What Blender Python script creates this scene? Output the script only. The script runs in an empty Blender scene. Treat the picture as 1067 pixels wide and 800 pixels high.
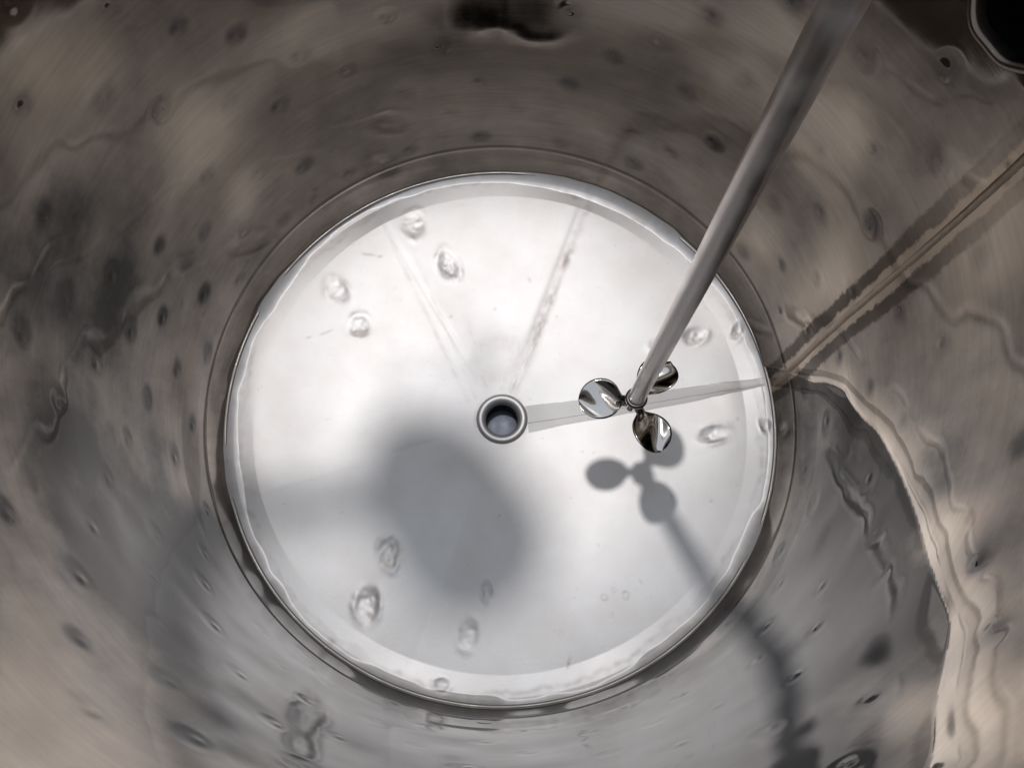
import bpy, bmesh, math, random
import numpy as np
from mathutils import Vector, Matrix
random.seed(7); rng = np.random.default_rng(7)
S = bpy.context.scene
C = S.collection

# ---------------------------------------------------------------- camera
F_PX, W_PX = 740.0, 1067.0
cam_d = bpy.data.cameras.new('camera'); cam = bpy.data.objects.new('camera', cam_d); C.objects.link(cam)
cam_d.sensor_width = 36.0; cam_d.lens = 36.0 * F_PX / W_PX
cam_d.clip_start = 0.005; cam_d.clip_end = 200
CAM = Vector((-.0029, -.2084, .7496))
cam.location = CAM; cam.rotation_euler = (.3078, -.0182, 0)
S.camera = cam
S.render.resolution_x, S.render.resolution_y = 1024, 767

# ---------------------------------------------------------------- light
S.view_settings.view_transform = 'Standard'; S.view_settings.look = 'None'
S.view_settings.exposure = 0.0; S.view_settings.gamma = 1.0
wd = bpy.data.worlds.new('World'); S.world = wd; wd.use_nodes = True
bg = wd.node_tree.nodes['Background']
bg.inputs[0].default_value = (.80, .86, .95, 1); bg.inputs[1].default_value = .70
LAMP = Vector((-.055, .265, .93))
ld = bpy.data.lights.new('lamp_light', 'SPOT'); ld.shadow_soft_size = .026; ld.energy = 9.7
ld.spot_size = math.radians(52); ld.spot_blend = .75
ld.color = (1, .965, .945)
lamp_light = bpy.data.objects.new('lamp_light', ld); C.objects.link(lamp_light)
lamp_light.location = LAMP
lamp_light.rotation_euler = (Vector((.0, .03, 0)) - LAMP).to_track_quat('-Z', 'Y').to_euler()

# ---------------------------------------------------------------- helpers
def ray(u, v):
    d = Vector(((u - 533.5) / F_PX, -(v - 400) / F_PX, -1.0))
    return (cam.rotation_euler.to_matrix() @ d)      # depth-1 vector
def thing(name, label, cat, loc=(0, 0, 0)):
    o = bpy.data.objects.new(name, None); C.objects.link(o); o.location = loc
    o.empty_display_size = .05
    o['label'] = label; o['category'] = cat
    return o
def link(name, me, mat, parent=None):
    o = bpy.data.objects.new(name, me); C.objects.link(o)
    if mat: me.materials.append(mat)
    if parent:
        o.parent = parent; o.matrix_parent_inverse = Matrix.Translation(-parent.location)
    return o
def grid_mesh(name, P, close_u=True, smooth=True, flip=False, drop=None):
    """P: (nv, nu, 3) array of points, wrapped in u."""
    nv, nu, _ = P.shape
    i = np.arange(nv - 1)[:, None]; j = np.arange(nu if close_u else nu - 1)[None, :]
    j2 = (j + 1) % nu
    q = np.stack([i * nu + j, i * nu + j2, (i + 1) * nu + j2, (i + 1) * nu + j], -1).reshape(-1, 4)
    if flip: q = q[:, ::-1]
    if drop: q = q[~drop(P.reshape(-1, 3)[q].mean(1))]
    me = bpy.data.meshes.new(name)
    me.vertices.add(nv * nu); me.vertices.foreach_set('co', P.reshape(-1).astype(np.float32))
    n = len(q)
    me.loops.add(n * 4); me.loops.foreach_set('vertex_index', q.reshape(-1).astype(np.int32))
    me.polygons.add(n)
    me.polygons.foreach_set('loop_start', (np.arange(n) * 4).astype(np.int32))
    me.polygons.foreach_set('use_smooth', np.full(n, smooth))
    me.update(calc_edges=True); me.validate()
    return me
def lathe(name, prof, n=96, smooth=True, axis=None, origin=(0, 0, 0)):
    prof = np.array(prof, float)
    t = np.linspace(0, 2 * np.pi, n, endpoint=False)
    P = np.zeros((len(prof), n, 3))
    P[:, :, 0] = prof[:, 0][:, None] * np.cos(t); P[:, :, 1] = prof[:, 0][:, None] * np.sin(t); P[:, :, 2] = prof[:, 1][:, None]
    if axis is not None:
        R3 = np.array(Vector((0, 0, 1)).rotation_difference(Vector(axis).normalized()).to_matrix())
        P = P @ R3.T
    P = P + np.array(origin)
    me = grid_mesh(name, P, True, smooth)
    return me
def tube(name, pts, r, n=24):
    pts = [Vector(p) for p in pts]; rows = []
    up = Vector((0, 0, 1))
    rr = r if hasattr(r, '__len__') else [r] * len(pts)
    for k, p in enumerate(pts):
        d = (pts[min(k + 1, len(pts) - 1)] - pts[max(k - 1, 0)]).normalized()
        a = d.cross(Vector((.31, .77, .55))).normalized(); b = d.cross(a)
        rows.append([p + rr[k] * (math.cos(t) * a + math.sin(t) * b) for t in np.linspace(0, 2 * math.pi, n, endpoint=False)])
    return grid_mesh(name, np.array([[list(v) for v in r_] for r_ in rows]), True, True)
def vnoise(shape_u, x, y, period_x, seed):
    """smooth periodic-in-x value noise"""
    g = np.random.default_rng(seed).uniform(-1, 1, (512, period_x))
    xi = np.floor(x).astype(int); yi = np.floor(y).astype(int)
    fx = x - xi; fy = y - yi
    fx = fx ** 3 * (fx * (fx * 6 - 15) + 10); fy = fy ** 3 * (fy * (fy * 6 - 15) + 10)
    a = lambda p, q: g[(q + 40) % 512, p % period_x]
    return (a(xi, yi) * (1 - fx) + a(xi + 1, yi) * fx) * (1 - fy) + (a(xi, yi + 1) * (1 - fx) + a(xi + 1, yi + 1) * fx) * fy

# ---------------------------------------------------------------- materials
def mat(name):
    m = bpy.data.materials.new(name); m.use_nodes = True
    nt = m.node_tree; return m, nt, nt.nodes['Principled BSDF']
def node(nt, t, **kw):
    n = nt.nodes.new(t)
    for k, v in kw.items():
        if k.startswith('i_'): n.inputs[k[2:]].default_value = v
        else: setattr(n, k, v)
    return n
def ramp(nt, src, stops):
    r = nt.nodes.new('ShaderNodeValToRGB'); nt.links.new(src, r.inputs[0])
    e = r.color_ramp.elements
    while len(e) < len(stops): e.new(.5)
    for k, (p, c) in enumerate(stops):
        e[k].position = p; e[k].color = (c, c, c, 1) if not hasattr(c, '__len__') else (*c, 1)
    return r

def steel_wall():
    m, nt, p = mat('dull_wall_steel'); L = nt.links.new
    tc = node(nt, 'ShaderNodeTexCoord'); ob = tc.outputs['Object']
    p.inputs['Metallic'].default_value = 1
    at = node(nt, 'ShaderNodeAttribute', attribute_name='refl_stain')           # painted reflections and dimple stains, dark grey up to beige
    n1 = node(nt, 'ShaderNodeTexNoise', i_Scale=17.0, i_Detail=6.0, i_Roughness=.62); L(ob, n1.inputs['Vector'])
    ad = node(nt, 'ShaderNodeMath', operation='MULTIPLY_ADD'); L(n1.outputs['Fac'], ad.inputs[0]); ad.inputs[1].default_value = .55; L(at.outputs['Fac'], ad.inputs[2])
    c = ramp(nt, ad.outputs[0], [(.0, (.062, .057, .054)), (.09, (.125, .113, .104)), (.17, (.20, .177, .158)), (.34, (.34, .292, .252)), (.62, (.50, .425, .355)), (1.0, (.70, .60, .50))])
    mp2 = node(nt, 'ShaderNodeMapping'); mp2.inputs['Scale'].default_value = (14, 14, 260); L(ob, mp2.inputs[0])
    n4 = node(nt, 'ShaderNodeTexNoise', i_Scale=1.0, i_Detail=4.0, i_Roughness=.7); L(mp2.outputs[0], n4.inputs['Vector'])
    g = ramp(nt, n4.outputs['Fac'], [(.3, .88), (.7, 1.06)])
    mx = node(nt, 'ShaderNodeMix', data_type='RGBA', blend_type='MULTIPLY'); mx.inputs['Factor'].default_value = 1
    L(c.outputs[0], mx.inputs[6]); L(g.outputs[0], mx.inputs[7]); 
    # heat tint either side of the vertical weld ('seam' = distance from the weld line in metres)
    se = node(nt, 'ShaderNodeAttribute', attribute_name='seam')
    ab = node(nt, 'ShaderNodeMath', operation='ABSOLUTE'); L(se.outputs['Fac'], ab.inputs[0])
    ns = node(nt, 'ShaderNodeTexNoise', i_Scale=150.0, i_Detail=4.0, i_Roughness=.7); L(ob, ns.inputs['Vector'])
    nb = node(nt, 'ShaderNodeTexNoise', i_Scale=28.0, i_Detail=2.0); L(ob, nb.inputs['Vector'])
    m1 = node(nt, 'ShaderNodeMath', operation='MULTIPLY_ADD'); L(ns.outputs['Fac'], m1.inputs[0]); m1.inputs[1].default_value = .0085; L(ab.outputs[0], m1.inputs[2])
    m2 = node(nt, 'ShaderNodeMath', operation='MULTIPLY_ADD'); L(nb.outputs['Fac'], m2.inputs[0]); m2.inputs[1].default_value = .009; L(m1.outputs[0], m2.inputs[2])
    m3 = node(nt, 'ShaderNodeMath', operation='MULTIPLY'); L(m2.outputs[0], m3.inputs[0]); m3.inputs[1].default_value = 20.0
    # profile across: straw at the bead, dark brown band, clear metal outside
    tint = ramp(nt, m3.outputs[0], [(0, 0), (.325, .05), (.365, 1), (.56, .95), (.62, 0)])
    straw = ramp(nt, m3.outputs[0], [(0, .75), (.32, .6), (.37, 0)])
    sx = node(nt, 'ShaderNodeSeparateXYZ'); L(ob, sx.inputs[0])
    fd = node(nt, 'ShaderNodeMapRange'); fd.inputs['From Min'].default_value = .24; fd.inputs['From Max'].default_value = .40; fd.inputs['To Min'].default_value = .92; fd.inputs['To Max'].default_value = .25
    L(sx.outputs['Z'], fd.inputs['Value'])
    tf = node(nt, 'ShaderNodeMath', operation='MULTIPLY'); L(tint.outputs[0], tf.inputs[0]); L(fd.outputs[0], tf.inputs[1])
    mxa = node(nt, 'ShaderNodeMix', data_type='RGBA'); L(straw.outputs[0], mxa.inputs['Factor']); L(mx.outputs[2], mxa.inputs[6]); mxa.inputs[7].default_value = (.50, .40, .31, 1)
    mxb = node(nt, 'ShaderNodeMix', data_type='RGBA'); L(tf.outputs[0], mxb.inputs['Factor']); L(mxa.outputs[2], mxb.inputs[6]); mxb.inputs[7].default_value = (.075, .056, .043, 1)
    L(mxb.outputs[2], p.inputs['Base Color'])
    n2 = node(nt, 'ShaderNodeTexNoise', i_Scale=26.0, i_Detail=6.0, i_Roughness=.65); L(ob, n2.inputs['Vector'])
    r = ramp(nt, n2.outputs['Fac'], [(.3, .03), (.7, .085)])
    r2 = node(nt, 'ShaderNodeMath', operation='MULTIPLY_ADD'); L(at.outputs['Fac'], r2.inputs[0]); r2.inputs[1].default_value = .05; L(r.outputs[0], r2.inputs[2])
    L(r2.outputs[0], p.inputs['Roughness'])
    b = node(nt, 'ShaderNodeBump', i_Strength=.012, i_Distance=.0006); L(n4.outputs['Fac'], b.inputs['Height'])
    L(b.outputs[0], p.inputs['Normal'])
    return m
def steel_floor(name='satin_floor_steel', k=1.0):
    m, nt, p = mat(name); L = nt.links.new
    tc = node(nt, 'ShaderNodeTexCoord')
    p.inputs['Metallic'].default_value = .85
    n1 = node(nt, 'ShaderNodeTexNoise', i_Scale=14.0, i_Detail=6.0, i_Roughness=.6); L(tc.outputs['Object'], n1.inputs['Vector'])
    c = ramp(nt, n1.outputs['Fac'], [(.3, (.735 * k, .715 * k, .705 * k)), (.62, (.81 * k, .803 * k, .805 * k))])
    v = node(nt, 'ShaderNodeTexNoise', i_Scale=95.0, i_Detail=5.0, i_Roughness=.75); L(tc.outputs['Object'], v.inputs['Vector'])
    sp = ramp(nt, v.outputs['Fac'], [(.0, 1), (.64, 1), (.74, .72)])
    mx = node(nt, 'ShaderNodeMix', data_type='RGBA', blend_type='MULTIPLY'); mx.inputs['Factor'].default_value = .8
    L(c.outputs[0], mx.inputs[6]); L(sp.outputs[0], mx.inputs[7]); mk = node(nt, 'ShaderNodeAttribute', attribute_name='mark')
    m2 = node(nt, 'ShaderNodeMix', data_type='RGBA'); L(mk.outputs['Fac'], m2.inputs['Factor']); L(mx.outputs[2], m2.inputs[6]); m2.inputs[7].default_value = (.30, .255, .235, 1)
    L(m2.outputs[2], p.inputs['Base Color'])
    p.inputs['Roughness'].default_value = .5
    n3 = node(nt, 'ShaderNodeTexNoise', i_Scale=420.0, i_Detail=3.0); L(tc.outputs['Object'], n3.inputs['Vector'])
    b = node(nt, 'ShaderNodeBump', i_Strength=.10, i_Distance=.0005); L(n3.outputs['Fac'], b.inputs['Height'])
    L(b.outputs[0], p.inputs['Normal'])
    return m
def steel(name, col, rough):
    m, nt, p = mat(name); L = nt.links.new
    tc = node(nt, 'ShaderNodeTexCoord')
    p.inputs['Metallic'].default_value = 1
    n = node(nt, 'ShaderNodeTexNoise', i_Scale=60.0, i_Detail=4.0); L(tc.outputs['Object'], n.inputs['Vector'])
    c = ramp(nt, n.outputs['Fac'], [(.35, tuple(x * .9 for x in col)), (.65, col)]); L(c.outputs[0], p.inputs['Base Color'])
    r = ramp(nt, n.outputs['Fac'], [(.3, rough * .8), (.7, rough * 1.2)]); L(r.outputs[0], p.inputs['Roughness'])
    return m
M_WALL = steel_wall(); M_FLOOR = steel_floor()
M_SHAFT = steel('brushed_shaft_steel', (.88, .815, .775), .36)
M_BLADE = steel('polished_blade_steel', (.74, .72, .69), .11)
M_BORE = steel('dark_bore_steel', (.20, .22, .26), .5)
M_BLACK = steel('black_bore', (.012, .012, .013), .6)
M_BEADRING = steel('dull_bead_steel', (.46, .44, .42), .5)
M_LIP = steel('stained_lip_steel', (.20, .165, .14), .32)
M_RING = steel_floor('worn_ring_steel', .95)
M_PIPE = steel('drain_pipe_steel', (.62, .60, .58), .25)

# ---------------------------------------------------------------- tank
R = .30; AL = .14; TOP = .53
tank = thing('steel_tank', 'large round stainless steel tank with dented walls and pale sloping floor', 'tank')

def floor_pt(u, v):
    d = ray(u, v); t = .1
    for _ in range(120):
        p = CAM + t * d
        z = (math.hypot(p.x, p.y) - R) * math.tan(AL)
        t += (p.z - z) * .7
    return CAM + t * d

def wall_pt(u, v):
    d = ray(u, v); a = d.x ** 2 + d.y ** 2; b = 2 * (CAM.x * d.x + CAM.y * d.y); c = CAM.x ** 2 + CAM.y ** 2 - (R + .001) ** 2
    return CAM + d * ((-b + math.sqrt(b * b - 4 * a * c)) / (2 * a))

NU, NR = 840, 250
rr = np.concatenate([np.linspace(.0265, .270, 190), np.linspace(.2704, .2985, NR - 190)])
t = np.linspace(0, 2 * np.pi, NU, endpoint=False)
RR, TT = np.meshgrid(rr, t, indexing='ij')
X, Y = RR * np.cos(TT), RR * np.sin(TT)
Z = (RR - R) * math.tan(AL)
Z += .0013 * vnoise(None, TT / (2 * np.pi) * 9, RR / .09, 9, 3) * np.clip((RR - .03) / .05, 0, 1)
# fillet band that starts on a wavy line
st = .2890 + .0036 * vnoise(None, TT / (2 * np.pi) * 26, TT * 0, 26, 5) + .0016 * vnoise(None, TT / (2 * np.pi) * 90, TT * 0, 90, 15) + .0028 * vnoise(None, TT / (2 * np.pi) * 9, TT * 0, 9, 6)
e = np.clip(RR - st, 0, None)
Z += e * .36 + e ** 2 * 22
# folded creases running out from the drain: each sheet sector is tilted a little
def az(px, py):
    p = floor_pt(px, py); return math.atan2(p.y, p.x)
creases = sorted([(az(400, 232), -.0005, .0035), (az(608, 215), -.0012, .007), (az(806, 396), .0004, .004), (az(622, 695), .0003, .006), (az(268, 515), -.0002, .01), (az(430, 690), .0, .01)])
tilt = [.010, -.008, .012, -.009, .007, -.010]
fz = np.clip((RR - .03) / .08, 0, 1) * np.clip((.29 - RR) / .02, 0, 1)
for k, (a, dep, wid) in enumerate(creases):
    dth = (TT - a + np.pi) % (2 * np.pi) - np.pi
    Z += fz * dep * np.exp(-(RR * dth / wid) ** 2) * (np.cos(dth) > 0)
    Z -= fz * RR * .012 * np.exp(-np.abs(dth) / .22) * (1 if dep >= 0 else -1)
# press dents (image positions of their centres)
def dent(px, py, ru, rv, ang, depth):
    global Z
    p = floor_pt(px, py)
    dx, dy = X - p.x, Y - p.y
    ca, sa = math.cos(ang), math.sin(ang)
    a, b = (dx * ca + dy * sa) / ru, (-dx * sa + dy * ca) / rv
    an = np.arctan2(b, a)
    q = (a * a + b * b) * (1 + .16 * np.sin(2 * an + px) + .10 * np.sin(3 * an + py) + .05 * np.sin(5 * an + px * 2))
    depth = depth * (1 + .38 * vnoise(None, TT * 40 / (2 * np.pi) * 7, RR / .0052, 280, int(px)))
    Z += -depth * np.exp(-q * 1.6) + depth * .55 * np.exp(-((np.sqrt(q) - 1.0) / .28) ** 2) * (.6 + .4 * np.cos(np.arctan2(b, a) * 2 + px))
DK = .6
for d in [(431, 235, .014, .018, .3, .0016), (467, 277, .014, .018, .4, .0022), (352, 303, .013, .018, .4, .0012),
          (375, 341, .013, .015, .6, .0020), (405, 575, .012, .017, .3, .0022), (383, 630, .013, .019, -.2, .0024),
          (508, 615, .006, .012, 0, .0013), (488, 661, .010, .017, -.1, .0011), (745, 452, .018, .011, .1, .0022),
          (797, 443, .006, .010, 0, .0016), (724, 350, .016, .010, .3, .0018), (690, 357, .016, .010, .4, .0012),
          (768, 345, .007, .012, -.4, .0015), (460, 713, .009, .006, -.2, .0016)]:
    dent(*d[:5], d[5] * DK)
MARK = np.zeros(Z.shape)
def mark(px, py, lx, ly, ang, amt, ring=False):
    p = floor_pt(px, py); dx, dy = X - p.x, Y - p.y; ca, sa = math.cos(ang), math.sin(ang)
    q = np.hypot((dx * ca + dy * sa) / lx, (-dx * sa + dy * ca) / ly)
    v = np.exp(-((q - 1) / .35) ** 2) if ring else np.exp(-q ** 2)
    np.maximum(MARK, amt * v, out=MARK)
for m_ in [(385, 266, .007, .0018, -.1, .8), (396, 268, .003, .0015, .2, .7), (340, 347, .006, .0014, .5, .7), (322, 352, .003, .0014, .3, .5), (630, 622, .003, .003, 0, .35, True), (640, 614, .0024, .0024, 0, .35, True),
           (652, 620, .003, .004, 0, .35, True), (637, 640, .0022, .0022, 0, .3, True), (585, 660, .0025, .0025, 0, .3, True), (593, 690, .0012, .006, -.3, .6), (668, 606, .0012, .003, .6, .4),
           (741, 522, .002, .0014, .3, .5), (769, 436, .0016, .002, 0, .5), (300, 280, .008, .0016, .7, .5), (345, 240, .006, .0014, .6, .4), (470, 330, .002, .002, 0, .4), (552, 292, .002, .003, .4, .35), (515, 322, .003, .002, 0, .3),
           (580, 330, .0016, .0016, 0, .4), (607, 470, .0016, .0012, 0, .4), (460, 716, .009, .0035, -.3, .8), (345, 668, .006, .004, -.6, .6), (488, 662, .0085, .015, -.1, .28, True), (506, 618, .004, .010, 0, .3, True),
           (431, 237, .012, .015, .3, .3, True), (352, 302, .011, .016, .4, .3, True), (405, 575, .011, .015, .3, .35, True), (383, 631, .011, .017, -.2, .38, True), (745, 452, .016, .009, .1, .35, True), (724, 350, .014, .009, .3, .28, True),
           (467, 283, .010, .007, -.6, .38), (376, 347, .009, .006, -.4, .38), (386, 640, .005, .007, .5, .42), (404, 585, .006, .005, .3, .42), (515, 374, .027, .021, .5, .13, True), (797, 443, .004, .008, 0, .45), (768, 345, .005, .011, -.4, .35)]:  # the large faint ring paints a reflected loop above the drain
    mark(*m_)
for (pa1, pb1, wd_, am) in [((398, 232), (488, 418), .0030, .22), ((425, 250), (496, 415), .0022, .15), ((486, 330), (508, 412), .004, .16), ((534, 372), (522, 412), .004, .18), ((612, 216), (532, 414),   .0062, .60)]:  # stain lines and streaks; some paint in shade and floor reflections
    A_, B_ = floor_pt(*pa1), floor_pt(*pb1); dv = B_ - A_; l2 = dv.x ** 2 + dv.y ** 2
    tq = np.clip(((X - A_.x) * dv.x + (Y - A_.y) * dv.y) / l2, 0, 1)
    dq = np.hypot(X - A_.x - tq * dv.x, Y - A_.y - tq * dv.y)
    np.maximum(MARK, am * np.exp(-(dq / wd_) ** 2) * (.7 + .5 * vnoise(None, TT * 0 + tq * 14, RR / .02, 64, 77)), out=MARK)
edge = .2850 + .0045 * vnoise(None, TT / (2 * np.pi) * 22, TT * 0, 22, 81) + .0030 * vnoise(None, TT / (2 * np.pi) * 75, TT * 0, 75, 84) + .0014 * vnoise(None, TT / (2 * np.pi) * 260, TT * 0, 260, 85)
np.maximum(MARK, .34 * np.exp(-((RR - edge) / .0028) ** 2) * np.clip(vnoise(None, TT / (2 * np.pi) * 40, TT * 0, 40, 82) * 2.2, 0, 1), out=MARK)
np.maximum(MARK, .16 * (RR > edge), out=MARK)
np.maximum(MARK, .30 * np.exp(-((RR - .0305) / .0022) ** 2) * (.6 + .6 * vnoise(None, TT / (2 * np.pi) * 14, TT * 0, 14, 83)), out=MARK)
MARK *= .75 + .5 * vnoise(None, TT / (2 * np.pi) * 300, RR / .006, 300, 78)
floor_o = link('tank_floor', grid_mesh('tank_floor', np.stack([X, Y, Z], -1)), M_FLOOR, tank)
floor_o.data.attributes.new('mark', 'FLOAT', 'POINT').data.foreach_set('value', np.clip(MARK, 0, 1).reshape(-1).astype(np.float32))

# wall
NT, NZ = 1000, 330
zz = np.concatenate([np.linspace(0, .052, 40, endpoint=False), np.linspace(.052, TOP, NZ - 40)])
t = np.linspace(0, 2 * np.pi, NT, endpoint=False)
ZZ, TT = np.meshgrid(zz, t, indexing='ij')
rad = np.full_like(ZZ, R + .001)
k = np.clip((.05 - ZZ) / .05, 0, 1)
rad -= .004 * k ** 2
rad += .0009 * np.exp(-((ZZ - .05) / .0018) ** 2) * -1
fade = np.clip((ZZ - .05) / .05, 0, 1)
sr = ((TT - np.pi / 2 + np.pi) % (2 * np.pi) - np.pi) * R
near_ridge = np.exp(-(sr / .10) ** 2 - ((ZZ - .262) / .06) ** 2)
rad += .027 * np.sqrt(sr ** 2 + .003 ** 2) * np.exp(-(sr / .09) ** 2 - ((ZZ - .262) / .09) ** 2)
fade = fade * (1 - .97 * near_ridge)
u = TT / (2 * np.pi)
rad += fade * (.0022 * vnoise(None, u * 11, ZZ / .17, 11, 11) + (.0008 * vnoise(None, u * 26, ZZ / .07, 26, 12)) + .00022 * vnoise(None, u * 60, ZZ / .03, 60, 13))
# wavy ledge added to the wall shape on the right to catch a bright strip
LC = [wall_pt(*q) for q in [(835, 392), (880, 408), (925, 468), (950, 530), (966, 590), (984, 650), (982, 720), (972, 800)]]
lcx = np.array([math.atan2(q.y, q.x) * R for q in LC]); lcz = np.array([q.z for q in LC])
SX = ((TT + np.pi) % (2 * np.pi) - np.pi) * R
best = np.full(ZZ.shape, 9.0); sgn = np.zeros(ZZ.shape)
wob = .004 * vnoise(None, u * 34, ZZ / .045, 34, 41)
for k_ in range(len(LC) - 1):
    ax_, az_, bx_, bz_ = lcx[k_], lcz[k_], lcx[k_ + 1], lcz[k_ + 1]
    dx_, dz_ = bx_ - ax_, bz_ - az_; ll = dx_ * dx_ + dz_ * dz_
    tt = np.clip(((SX - ax_) * dx_ + (ZZ - az_) * dz_) / ll, 0, 1)
    ds = np.hypot(SX - ax_ - tt * dx_, ZZ - az_ - tt * dz_)
    cr = dx_ * (ZZ - az_) - dz_ * (SX - ax_)
    up = ds < best; best[up] = ds[up]; sgn[up] = np.sign(cr)[up]
sd = best * sgn + wob
print('ledge', lcx.round(3), lcz.round(3))
LEDGE = sd
side = 1.0
fall = np.clip(1 - np.abs(sd) / .09, 0, 1) ** 1.5
rad -= .0050 * np.where(sd < 0, 1 - np.exp(np.minimum(sd, 0) / .017), 0) * np.clip(1 - best / .16, 0, 1) ** 1.5
# reflections painted into the wall colour: soft-edged pale patches, then dark ones
REFL_STAIN = np.zeros(ZZ.shape)
for (px, py, rx, rz, amt) in [(215, 150, .035, .045, .55), (250, 210, .03, .03, .4), (40, 40, .05, .06, .45), (330, 25, .06, .045, .5), (420, -15, .06, .040, .6), (660, -5, .06, .045, .6), (780, 60, .035, .06, .5),
                              (850, 120, .05, .05, .6), (860, 300, .03, .06, .5), (790, 240, .03, .04, .35), (15, 720, .05, .07, .08), (60, 780, .05, .05, .1), (975, 560, .02, .05, .4), (1030, 230, .04, .04, .3), (990, 740, .02, .06, .4)]:
    q_ = wall_pt(px, py); a_ = math.atan2(q_.y, q_.x)
    dd = np.hypot(((TT - a_ + np.pi) % (2 * np.pi) - np.pi) * R / rx, (ZZ - q_.z) / rz) + .35 * vnoise(None, u * 40, ZZ / .04, 40, 51)
    REFL_STAIN += amt * np.exp(-np.clip(dd, 0, None) ** 2 * .9)
REFL_STAIN += np.where(sd < 0, .40 * np.exp(-(sd / .020) ** 2), -.12 * np.exp(-(sd / .10) ** 2)) * (best < .3)  # bright reflected strip painted along the ledge, darker tone beside it
for (px, py, rx, rz, amt) in [(520, 770, .16, .20, .26), (230, 640, .11, .16, .36), (740, 720, .10, .16, .34), (850, 600, .07, .09, .3), (250, 650, .09, .09, .2), (880, 600, .06, .12, .30), (840, 500, .05, .10, .12), (90, 300, .06, .10, .20), (60, 480, .06, .10, .12), (535, 110, .22, .09, -.16)]:  # dimmer wall reflections painted in as dark patches
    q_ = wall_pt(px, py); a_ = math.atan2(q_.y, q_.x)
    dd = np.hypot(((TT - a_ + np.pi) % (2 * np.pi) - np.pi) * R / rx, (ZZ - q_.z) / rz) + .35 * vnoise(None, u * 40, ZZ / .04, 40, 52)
    REFL_STAIN -= amt * np.exp(-np.clip(dd, 0, None) ** 2 * .9)
REFL_STAIN = np.clip(np.where(REFL_STAIN > 0, REFL_STAIN * 1.45, REFL_STAIN * 1.3), -.36, 1.0)
nd = 23
for row in range(11):
    z0 = .075 + row * .045
    for q in range(nd):
        a = (q + (row % 2) * .5 + rng.uniform(-.08, .08)) / nd * 2 * np.pi
        zc = z0 + rng.uniform(-.005, .005)
        if rng.random() < .12: continue
        if abs((a - np.pi / 2 + np.pi) % (2 * np.pi) - np.pi) * R < .055 and .205 < zc < .32: continue
        j0 = int(a / (2 * np.pi) * NT)
        js = np.arange(j0 - 18, j0 + 19) % NT
        i0, i1 = np.searchsorted(zz, [zc - .035, zc + .035])
        da = ((TT[i0:i1][:, js] - a + np.pi) % (2 * np.pi) - np.pi) * R
        dz = ZZ[i0:i1][:, js] - zc
        w = rng.uniform(.8, 1.2); qq = np.sqrt(da ** 2 + (dz * 1.1) ** 2) / (.0105 * w)
        d = rng.uniform(.3, 1.1) * (.00030 * np.exp(-qq ** 2) - .00006 * np.exp(-((qq - 1.2) / .35) ** 2))
        qc = np.sqrt((da - .003) ** 2 + (dz + .002) ** 2) / .0034
        fb = REFL_STAIN[i0:i1]; fb[:, js] -= rng.uniform(.05, .28) * np.exp(-(qq * .95) ** 4)
        d -= .0005 * rng.uniform(.2, 1) * np.exp(-qc ** 2)
        blk = rad[i0:i1]; blk[:, js] += d
p0, p1 = wall_pt(826, 384), wall_pt(1050, 180)
a0, a1 = math.atan2(p0.y, p0.x), math.atan2(p1.y, p1.x)
z0, z1 = p0.z, p1.z
SEAM = ((TT - (a0 + (a1 - a0) * (ZZ - z0) / (z1 - z0)) + np.pi) % (2 * np.pi) - np.pi) * R
PC = wall_pt(1083, -14); pa, pz = math.atan2(PC.y, PC.x), PC.z
def in_port(P):
    da = (np.arctan2(P[..., 1], P[..., 0]) - pa + np.pi) % (2 * np.pi) - np.pi
    return np.hypot(da * R, P[..., 2] - pz) < .0405
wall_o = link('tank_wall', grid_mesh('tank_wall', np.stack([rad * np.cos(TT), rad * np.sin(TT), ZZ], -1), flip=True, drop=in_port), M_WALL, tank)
wall_o.data.attributes.new('refl_stain', 'FLOAT', 'POINT').data.foreach_set('value', REFL_STAIN.reshape(-1).astype(np.float32))
wall_o.data.attributes.new('seam', 'FLOAT', 'POINT').data.foreach_set('value', SEAM.reshape(-1).astype(np.float32))
# rim ring on top and outside skin
prof = [(R + .001, TOP), (R + .003, TOP + .006), (R + .010, TOP + .010), (R + .045, TOP + .010), (R + .056, TOP + .004), (R + .058, TOP - .006), (R + .058, -.16), (R - .05, -.19), (.03, -.22)]
link('rolled_rim', lathe('rolled_rim', prof, 160), M_PIPE, tank)
# welded edge bead between floor and wall
bead = []
for a in np.linspace(0, math.pi, 9): bead.append((.2975 + .0022 * math.cos(a), .0040 + .0022 * math.sin(a)))
link('weld_bead', lathe('weld_bead', bead, 240), M_BEADRING, tank)
# drain
zd = (.0265 - R) * math.tan(AL)
dp = [(.0295, zd + .0006), (.0280, zd + .0032), (.0262, zd + .0044), (.0235, zd + .0044), (.0208, zd + .0030), (.0192, zd + .0002), (.0186, zd - .006)]
drain = link('drain_pipe', lathe('drain_pipe', dp, 72), M_RING, tank)
link('drain_bore', lathe('drain_bore', [(.0186, zd - .006), (.0184, zd - .028), (.0183, zd - .03)], 64), M_BLACK, drain)
link('drain_plug', lathe('drain_plug', [(.0183, zd - .0285), (.0165, zd - .0280), (.0001, zd - .0275)], 64), M_BORE, drain)
for ch in drain.children: ch.matrix_parent_inverse = Matrix.Identity(4)

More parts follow.
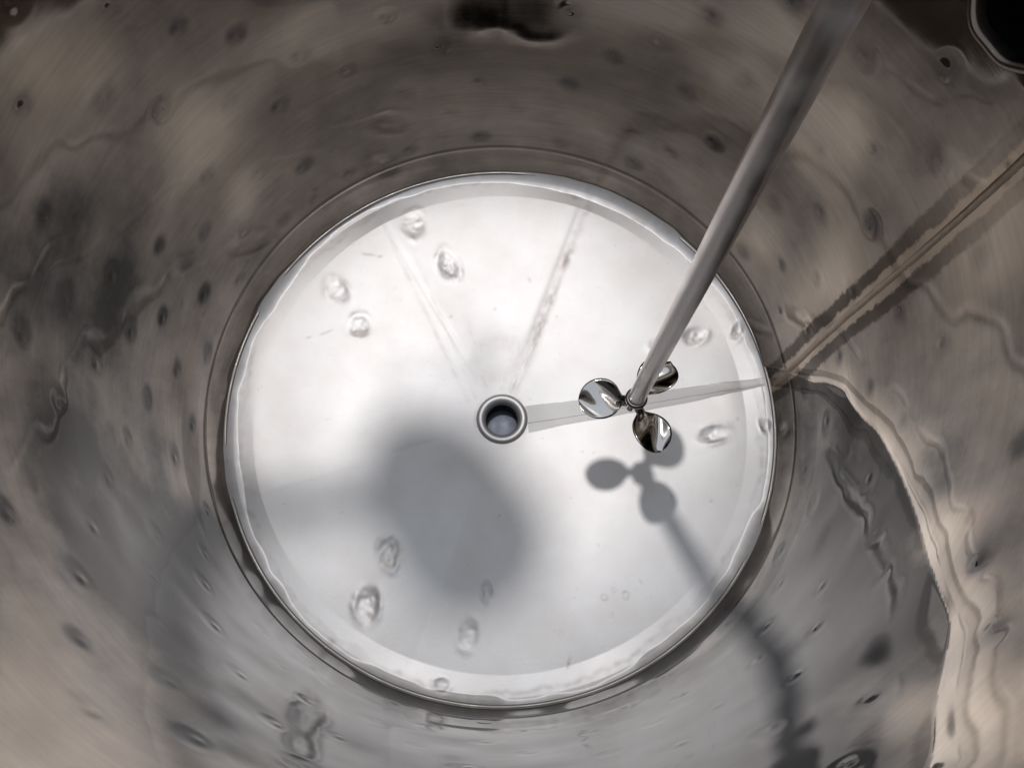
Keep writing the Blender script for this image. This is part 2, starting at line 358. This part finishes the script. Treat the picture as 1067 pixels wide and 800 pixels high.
# ---------------------------------------------------------------- agitator
HUB_H = .11
d = ray(662, 417); hub = CAM + d * ((HUB_H - CAM.z) / d.z)
depth0 = (HUB_H - CAM.z) / d.z
end = CAM + ray(879, 0) * (depth0 / 2.95)
ax = (end - hub).normalized()
print('hub', hub, 'axis', ax, 'depth', depth0)
agi = thing('propeller_mixer', 'steel mixer with a long slanting shaft and three rounded propeller blades', 'mixer', hub)
top = hub + ax * .80
link('shaft', tube('shaft', [hub - ax * .004, hub + ax * .004, hub + ax * .1, hub + ax * .3, hub + ax * .5, top], .0078, 32), M_SHAFT, agi)
link('hub', lathe('hub', [(.0001, -.011), (.006, -.0105), (.0085, -.008), (.0092, -.003), (.0092, .004), (.0102, .0045), (.0106, .0065), (.0102, .0085), (.0080, .0092)], 40, True, ax, hub), M_BLADE, agi)
def blade(phi):
    e1 = (Vector((1, 0, 0)) - ax * ax.x).normalized(); e2 = ax.cross(e1)
    rdir = e1 * math.cos(phi) + e2 * math.sin(phi); tdir = ax.cross(rdir)
    nu, nv = 28, 17; P = np.zeros((2 * nv - 2, nu, 3)); th = .0009
    def pt(s, v, side):
        r_ = .006 + s * .0475
        if s < .16: w = .0052
        else:
            c = (r_ - .0330) / .0203; w = max(.0192 * math.sqrt(max(0, 1 - c * c)), .0)
            w = max(w, .0052 * max(0, 1 - (s - .16) * 2))if s < .5 else w
        w = max(w, .0004)
        x = v * w
        pitch = -math.radians(21 - 8 * s)
        cup = .0052 * (v * v) * (w / .02) ** 2 - .014 * (s - .55) ** 2 + .0013 * math.sin(8 * s + 3.5 * v + phi)
        thk = th * (1 - .6 * abs(v))
        pl = tdir * (x * math.cos(pitch)) + ax * (x * math.sin(pitch) - .001 + cup + side * thk)
        return hub + rdir * r_ + pl
    vs = list(np.linspace(-1, 1, nv))
    rows = [(v, 1) for v in vs] + [(v, -1) for v in vs[-2:0:-1]]
    P = np.array([[list(pt(s, v, sd)) for (v, sd) in rows] for s in [1 - (1 - x) ** 1.8 for x in np.linspace(0, 1, nu)]])
    return grid_mesh('propeller_blade', P, True, True)
for phi in (math.radians(178), math.radians(48), math.radians(-66)):
    link('propeller_blade', blade(phi), M_BLADE, agi)

# ---------------------------------------------------------------- ball on a pipe, added above the view to shade the floor
B = Vector((-.055, .121, .56))
sb = thing('shadow_ball', 'added steel ball on a pipe above the view, shading the floor', 'shadow caster', B)
bax = Vector((.55, -.75, .15)).normalized()
prof = [(.0001, -.051)] + [(.033 * math.cos(a), -.013 + .035 * math.sin(a)) for a in np.linspace(-1.45, 0, 10)] + [(.035 * math.cos(a), .013 + .035 * math.sin(a)) for a in np.linspace(0, 1.5, 10)] + [(.0001, .0511)]
link('shadow_ball_body', lathe('shadow_ball_body', prof, 48, True, bax, B), M_PIPE, sb)
link('shadow_pipe', tube('shadow_pipe', [B + Vector((-.03, 0, 0)), B + Vector((-.1, -.002, .004)), B + Vector((-.24, -.004, .006)), B + Vector((-.28, -.004, .0)), B + Vector((-.298, -.004, -.02)), B + Vector((-.30, -.004, -.06)), B + Vector((-.30, -.004, -.4))], .0085), M_PIPE, sb)

# ---------------------------------------------------------------- vertical wall weld with heat tint
def rad_at(a, z):
    i = min(max(np.searchsorted(zz, z), 1), NZ - 1); f = (z - zz[i - 1]) / (zz[i] - zz[i - 1])
    x = (a % (2 * math.pi)) / (2 * math.pi) * NT; j = int(x); g = x - j
    col = lambda jj: rad[i - 1, jj % NT] * (1 - f) + rad[i, jj % NT] * f
    return col(j) * (1 - g) + col(j + 1) * g
def strip(name, s0, s1, za, zb, m, lift, jag, seed, nacross=5, prof=None):
    rg = np.random.default_rng(seed); n = 150
    w0 = np.cumsum(rg.normal(0, jag * .5, n + 1)); w0 -= np.linspace(0, w0[-1], n + 1)
    w1 = np.cumsum(rg.normal(0, jag * .5, n + 1)); w1 -= np.linspace(0, w1[-1], n + 1)
    w0 += rg.normal(0, jag * .35, n + 1); w1 += rg.normal(0, jag * .35, n + 1)
    rgn = rg.normal(0, 1, n + 1)
    P = np.zeros((n + 1, nacross, 3))
    for i in range(n + 1):
        z = za + (zb - za) * i / n; a = a0 + (a1 - a0) * (z - z0) / (z1 - z0)
        ends = min(1, .55 + i / 14, .35 + (n - i) / 40)
        for j in range(nacross):
            f = j / (nacross - 1); s_ = (s0 + w0[i]) * (1 - f) + (s1 + w1[i]) * f
            mid = (s0 + s1) / 2; s_ = mid + (s_ - mid) * max(ends, .02) if name != 'seam_strip' else s_
            lf = lift + (prof * math.sin(math.pi * f) * (1 + .12 * rgn[i]) if prof else 0)
            aa = a + s_ / R; r_ = rad_at(aa, z) - lf
            P[i, j] = (r_ * math.cos(aa), r_ * math.sin(aa), z)
    me = grid_mesh(name, P, False, True)
    return link(name, me, m, tank)
M_SEAM = steel_floor('ground_seam_steel', .60); M_LINE = steel_floor('seam_weld_steel', .6)
M_BEAD = steel('straw_tinted_weld', (.42, .34, .27), .38)
strip('wall_weld', -.0034, .0034, .012, TOP - .01, M_BEAD, .0001, .00012, 21, 7, .0007)

# ---------------------------------------------------------------- side port in the upper wall
pax = Vector((math.cos(pa), math.sin(pa), 0)); PO = Vector((math.cos(pa) * R, math.sin(pa) * R, pz))
pp = [(.0440, .0006), (.0432, -.0022), (.0412, -.0036), (.0392, -.0030), (.0380, -.0008), (.0378, .006)]
port = link('side_port', lathe('side_port', pp, 96, True, pax, PO), M_LIP, tank)
link('port_bore', lathe('port_bore', [(.0378, .006), (.0375, .02), (.0375, .050), (.0001, .0505)], 64, True, pax, PO), M_BLACK, port)
for v_ in port.data.vertices:
    q_ = v_.co - PO; al_ = math.atan2(q_.z, q_.dot(Vector((-pax.y, pax.x, 0))))
    v_.co = PO + pax * q_.dot(pax) + (q_ - pax * q_.dot(pax)) * (1 + .018 * math.sin(5 * al_ + 1) + .014 * math.sin(9 * al_))
port.children[0].matrix_parent_inverse = Matrix.Identity(4)

# ---------------------------------------------------------------- ground-down seam from the drain to the wall
def fz_at(x, y):
    r = math.hypot(x, y); a = math.atan2(y, x) % (2 * math.pi)
    i = min(max(np.searchsorted(rr, r), 1), len(rr) - 1); f = min(max((r - rr[i - 1]) / (rr[i] - rr[i - 1]), 0), 1)
    xx = a / (2 * math.pi) * NU; j = int(xx); g = xx - j
    col = lambda jj: Z[i - 1, jj % NU] * (1 - f) + Z[i, jj % NU] * f
    return col(j) * (1 - g) + col(j + 1) * g
def floor_strip(name, pa_, pb_, wa, wb, lift, m, seed, jag=.0006, n=90, na=9):
    rg = np.random.default_rng(seed); A = floor_pt(*pa_); Bq = floor_pt(*pb_); dv = Bq - A; nrm = Vector((-dv.y, dv.x, 0)).normalized()
    P = np.zeros((n + 1, na, 3)); w0 = np.cumsum(rg.normal(0, jag, n + 1)); w1 = np.cumsum(rg.normal(0, jag, n + 1))
    w0 -= np.linspace(0, w0[-1], n + 1); w1 -= np.linspace(0, w1[-1], n + 1)
    for i in range(n + 1):
        f = i / n; w = wa + (wb - wa) * f; q = A + dv * f
        for j in range(na):
            s_ = -w / 2 + w * j / (na - 1) + w0[i] * (1 - j / (na - 1)) + w1[i] * j / (na - 1)
            x, y = q.x + nrm.x * s_, q.y + nrm.y * s_
            P[i, j] = (x, y, fz_at(x, y) + lift * (1 if 0 < j < na - 1 else .3))
    return link(name, grid_mesh(name, P, False, True, flip=True), m, tank)
floor_strip('floor_seam', (549, 437), (796, 398), .032, .010, .0003, M_SEAM, 31, .00018)
floor_strip('floor_weld', (549, 441), (796, 400), .0020, .0020, .0008, M_LINE, 32, .0002)

# ---------------------------------------------------------------- work lamp hanging over the opening
wl = thing('work_lamp', 'small hooded work lamp hanging above the open tank', 'lamp', LAMP)
lax = (LAMP - Vector((.0, .03, 0))).normalized()
hood = [(.052, -.004), (.053, -.002), (.046, .03), (.034, .055), (.020, .066), (.016, .10), (.0001, .102)]
link('lamp_hood', lathe('lamp_hood', hood, 48, True, lax, LAMP), M_SHAFT, wl)
link('lamp_cable', tube('lamp_cable', [LAMP + lax * .10, LAMP + lax * .16, LAMP + lax * .2 + Vector((0, 0, .3)), LAMP + lax * .2 + Vector((0, 0, 1.2))], .004, 10), M_BLACK, wl)

# ---------------------------------------------------------------- set screw on the hub
e1_ = (Vector((1, 0, 0)) - ax * ax.x).normalized(); e2_ = ax.cross(e1_); sd_ = (e1_ * math.cos(4.1) + e2_ * math.sin(4.1))
link('set_screw', lathe('set_screw', [(.0001, .0004), (.0012, .0006), (.0016, .0024), (.0028, .0024), (.0029, .0010), (.0029, -.002)], 18, True, sd_, hub + sd_ * .0092), M_PIPE, agi)
